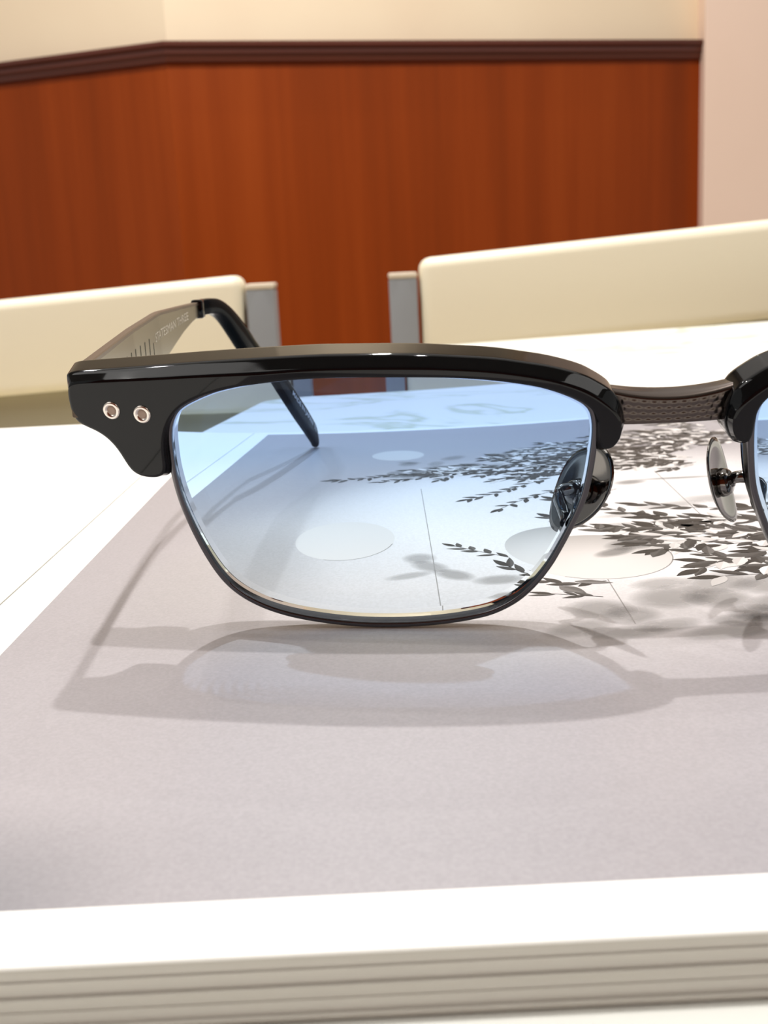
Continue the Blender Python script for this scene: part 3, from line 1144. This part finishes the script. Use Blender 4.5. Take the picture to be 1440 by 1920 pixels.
def temple_x(Y):
    """lateral course of the left temple, mm"""
    kn = [(134, -36.6), (141, -37.0), (180, -38.9), (205, -39.3), (225, -38.4), (240, -37.1), (248, -35.2), (256, -33.4), (266, -31.2), (280, -28.4), (296, -25.6), (312, -23.3), (325, -22.5)]
    for (a, x), (b, z) in zip(kn, kn[1:]):
        if a <= Y <= b:
            t = (Y - a) / (b - a)
            return x + (z - x) * t
    return kn[-1][1] if Y > 300 else kn[0][1]


def mirror_x(x, s, y=0.0):
    """left temple as traced; the right one is opened a little wider"""
    return x if s < 0 else 2 * X0 - x + 0.17 * max(0.0, y - 150.0)


def text_mesh(txt, size, bold=0.0):
    cu = bpy.data.curves.new('txt', 'FONT')
    cu.body = txt
    cu.size = size
    cu.extrude = 0
    cu.offset = bold
    cu.resolution_u = 2
    o = bpy.data.objects.new('txt', cu)
    C.objects.link(o)
    dg = bpy.context.evaluated_depsgraph_get()
    dg.update()
    ev = o.evaluated_get(dg)
    me = ev.to_mesh()
    vs = [v.co.copy() for v in me.vertices]
    fs = [tuple(p.vertices) for p in me.polygons]
    ev.to_mesh_clear()
    bpy.data.objects.remove(o)
    bpy.data.curves.remove(cu)
    return vs, fs


def interp(kn, y):
    for (a, x), (b, z) in zip(kn, kn[1:]):
        if a <= y <= b:
            return x + (z - x) * (y - a) / (b - a)
    return kn[0][1] if y < kn[0][0] else kn[-1][1]


DZ = PAGE - 4.0
PL_TOP = [(a_, b_ + DZ) for a_, b_ in ((136.5, 37.2), (141, 38.5), (170, 40.4), (203, 42.55), (207, 42.75), (225, 43.05), (240, 43.35))]
PL_BOT = [(a_, b_ + DZ) for a_, b_ in ((136.5, 32.8), (141, 32.2), (170, 31.6), (196, 32.2), (206, 33.9), (214, 35.8), (222, 37.6), (232, 39.7), (240, 40.9))]


def make_temple(s):
    ys = [136.5 + i * 103.5 / 90 for i in range(91)]
    V = []
    for y in ys:
        zt_, zb = interp(PL_TOP, y), interp(PL_BOT, y)
        x = temple_x(y)
        b = .16
        th = 0.65
        sec = [(-th, zb + b), (-th, zt_ - b), (-th + b, zt_), (th - b, zt_), (th, zt_ - b), (th, zb + b), (th - b, zb), (-th + b, zb)]
        V += [(mirror_x(x + d, s, y), y, z) for d, z in sec]
    plate = gm_('temple_arm', V, loops_to_faces(len(ys), 8), M_temple)
    autosmooth(plate, 30)
    # polished strip along the upper edge
    V = []
    for y in ys:
        zt_ = interp(PL_TOP, y)
        x = temple_x(y)
        V += [(mirror_x(x + d, s, y), y, z) for d, z in ((-.72, zt_ - .35), (-.72, zt_ + .12), (-.55, zt_ + .26), (.55, zt_ + .26), (.72, zt_ + .12), (.72, zt_ - .35))]
    autosmooth(gm_('temple_edge', V, loops_to_faces(len(ys), 6), M_edge_metal, plate), 30)
    # pressed ridges near the hinge on the inner face
    bm = bmesh.new()
    for i in range(7):
        y = 172 + 4.2 * i
        z1 = interp(PL_TOP, y) - (3.0 if i < 6 else 4.2)
        x = temple_x(y) + 0.65
        a, b2 = mirror_x(x - .05, s, y), mirror_x(x + .09, s, y)
        wd = .34 if i < 6 else 1.1
        bevel_box(bm, min(a, b2), max(a, b2), y - wd / 2, y + wd / 2, interp(PL_BOT, y) + .8, z1, 0.05, 1)
    me = bpy.data.meshes.new('pressed_ridges')
    for v in bm.verts:
        v.co = (v.co - GO) * MM
    bm.to_mesh(me)
    bm.free()
    link('pressed_ridges', me, M_temple, plate)
    # stamped lettering on the inner face
    vs, fs = text_mesh('STATESMAN THREE', 2.3)
    W_ = max(v.x for v in vs)
    y_a, y_b = 199.0, 229.0
    VV = []
    for v in vs:
        t = v.x / W_
        y = y_a + (y_b - y_a) * t if s < 0 else y_b - (y_b - y_a) * t
        z = DZ + 37.9 + 2.6 * (y - y_a) / (y_b - y_a) + v.y * 0.95
        VV.append((mirror_x(temple_x(y) + .68, s, y), y, z))
    gm_('stamped_lettering', VV, fs, M_engrave, plate)
    # hinge knuckles behind the brow
    hx, hy = temple_x(141) + 1.4, 141.5
    Vh = []
    for k in range(3):
        z0 = DZ + 33.2 + 1.5 * k
        lathe_dir('hinge_knuckle', [(.05, 0), (1.05, 0), (1.15, .12), (1.15, 1.2), (1.05, 1.35), (.05, 1.35)], Vector((mirror_x(hx, s), hy, z0)), Vector((0, 0, 1)), M_temple, plate, 18)

    # acetate tip: swept flattened section that bends down to the paper
    path = [(239.0, 42.15, 3.0), (242.5, 42.4, 3.3), (246.5, 42.45, 3.4), (250.5, 41.9, 3.6), (255.0, 40.3, 4.2), (260.0, 37.6, 5.2), (266, 33.9, 6.0), (274, 28.9, 6.8), (284, 22.8, 7.4), (295, 16.5, 7.7), (304, 11.4, 7.6)]
    ctr = [Vector((p[0], p[1] + DZ, p[2])) for p in path]
    dens = []
    for i in range(len(ctr) - 1):
        for k in range(6):
            t = k / 6
            p0, p1, p2, p3 = ctr[max(i - 1, 0)], ctr[i], ctr[i + 1], ctr[min(i + 2, len(ctr) - 1)]
            dens.append(0.5 * ((2 * p1) + (p2 - p0) * t + (2 * p0 - 5 * p1 + 4 * p2 - p3) * t * t + (3 * p1 - p0 - 3 * p2 + p3) * t ** 3))
    dens.append(ctr[-1])
    # rounded end: the lower edge runs on to the paper, the upper edge curves down to it
    last, prev = dens[-1], dens[-7]
    dd = Vector((last.x - prev.x, last.y - prev.y)).normalized()
    pp = Vector((-dd.y, dd.x))
    h = last.z
    bot = Vector((last.x, last.y)) - pp * h / 2
    LEN = (bot.y - (PAGE + 0.12)) / -dd.y
    for k in range(1, 13):
        t = k / 12
        hh = h * max(0.05, math.sqrt(max(0, 1 - t ** 2.6)))
        q = bot + dd * (LEN * t) + pp * hh / 2
        dens.append(Vector((q.x, q.y, hh)))
    V, nsec = [], 20
    frames = []
    for i, q in enumerate(dens):
        a, b = dens[max(i - 1, 0)], dens[min(i + 1, len(dens) - 1)]
        t = Vector((b.x - a.x, b.y - a.y))
        t = t.normalized() if i < len(dens) - 13 else dd
        per = Vector((-t.y, t.x))
        th = min(1.45, 1.0 + i * .06)
        hz = q.z / 2
        frames.append((q, t, per, th, hz))
        for k in range(nsec):
            a = 2 * math.pi * k / nsec
            ca, sa = math.cos(a), math.sin(a)
            ex = math.copysign(abs(ca) ** .38, ca) * th * min(1.0, .25 + hz / 1.6)
            ey = math.copysign(abs(sa) ** .75, sa) * hz
            y, z = q.x + per.x * ey, q.y + per.y * ey
            V.append((mirror_x(temple_x(y) + ex, s, y), y, z))
    tip = gm_('temple_tip', V, loops_to_faces(len(dens), nsec), M_tip, glasses, True)
    tip['label'] = 'black acetate temple tip'
    # dark sleeve where the metal enters the acetate
    bm = bmesh.new()
    xs = mirror_x(temple_x(240.5), s, 240.5)
    bevel_box(bm, xs - 1.25, xs + 1.25, 238.6, 241.6, DZ + 40.2, DZ + 44.1, .5, 3)
    for v in bm.verts:
        v.co = (v.co - GO) * MM
    me = bpy.data.meshes.new('tip_sleeve')
    bm.to_mesh(me)
    bm.free()
    autosmooth(link('tip_sleeve', me, M_acetate, tip), 40)
    # printed lettering along the upper edge of the inner face
    vs, fs = text_mesh('MADE IN JAPAN  52', 2.4, 0.06)
    W_ = max(v.x for v in vs)
    nfr = len(dens) - 13
    f0, f1 = 45, nfr + 4
    acc = [0.0]
    for a, b in zip(dens, dens[1:]):
        acc.append(acc[-1] + math.hypot(b.x - a.x, b.y - a.y))
    VV = []
    for v in vs:
        t = v.x / W_ if s < 0 else 1 - v.x / W_
        sL = acc[f0] + (acc[f1] - acc[f0]) * t
        j = max(i for i in range(len(acc) - 1) if acc[i] <= sL)
        u = (sL - acc[j]) / (acc[j + 1] - acc[j])
        q = dens[j].lerp(dens[j + 1], u)
        per = frames[j][2]
        off = q.z / 2 - 3.5 + v.y * .95
        y, z = q.x + per.x * off, q.y + per.y * off
        VV.append((mirror_x(temple_x(y) + 1.52, s, y), y, z))
    gm_('printed_lettering', VV, fs, M_letter, tip)
    return plate


lens_objs = []
for s in (1, -1):
    # s = 1 is the half in view (outline given for the left lens); -1 mirrors it
    make_brow(s)
    make_rim(s)
    make_lens(s)
    make_pad(-s)
    for u, v in ((-66.10, 30.65), (-62.26, 30.10)):
        c = P3(u * s, v, -1.22)
        ax = (P3(u * s, v, 0) - P3(u * s, v, 1))
        nx = Vector((-2 * K * u * s, 1, 0)).normalized()
        ax = Vector((2 * K * u * s, -cl_, -sl_)).normalized()
        rv = lathe_dir('rivet', [(1.12, -0.5), (1.12, 0.06), (1.05, 0.15), (0.92, 0.19), (0.76, 0.17), (0.66, 0.12), (0.60, 0.06), (0.57, 0.03), (.05, .03)], c, ax, M_rivet, glasses)
        lathe_dir('rivet_recess', [(0.575, 0.035), (0.55, 0.05), (0.30, 0.045), (0.05, 0.04)], c, ax, M_hole, rv)
    make_temple(-s)
make_bridge()

for o in C.objects:
    if o.type == 'MESH' and o.name.split('.')[0] in ('printed_photo', 'right_page', 'left_page', 'printed_disc', 'printed_soft_shadows', 'printed_far_twigs', 'printed_near_twigs', 'table_top'):
        o.cycles.is_caustics_receiver = True
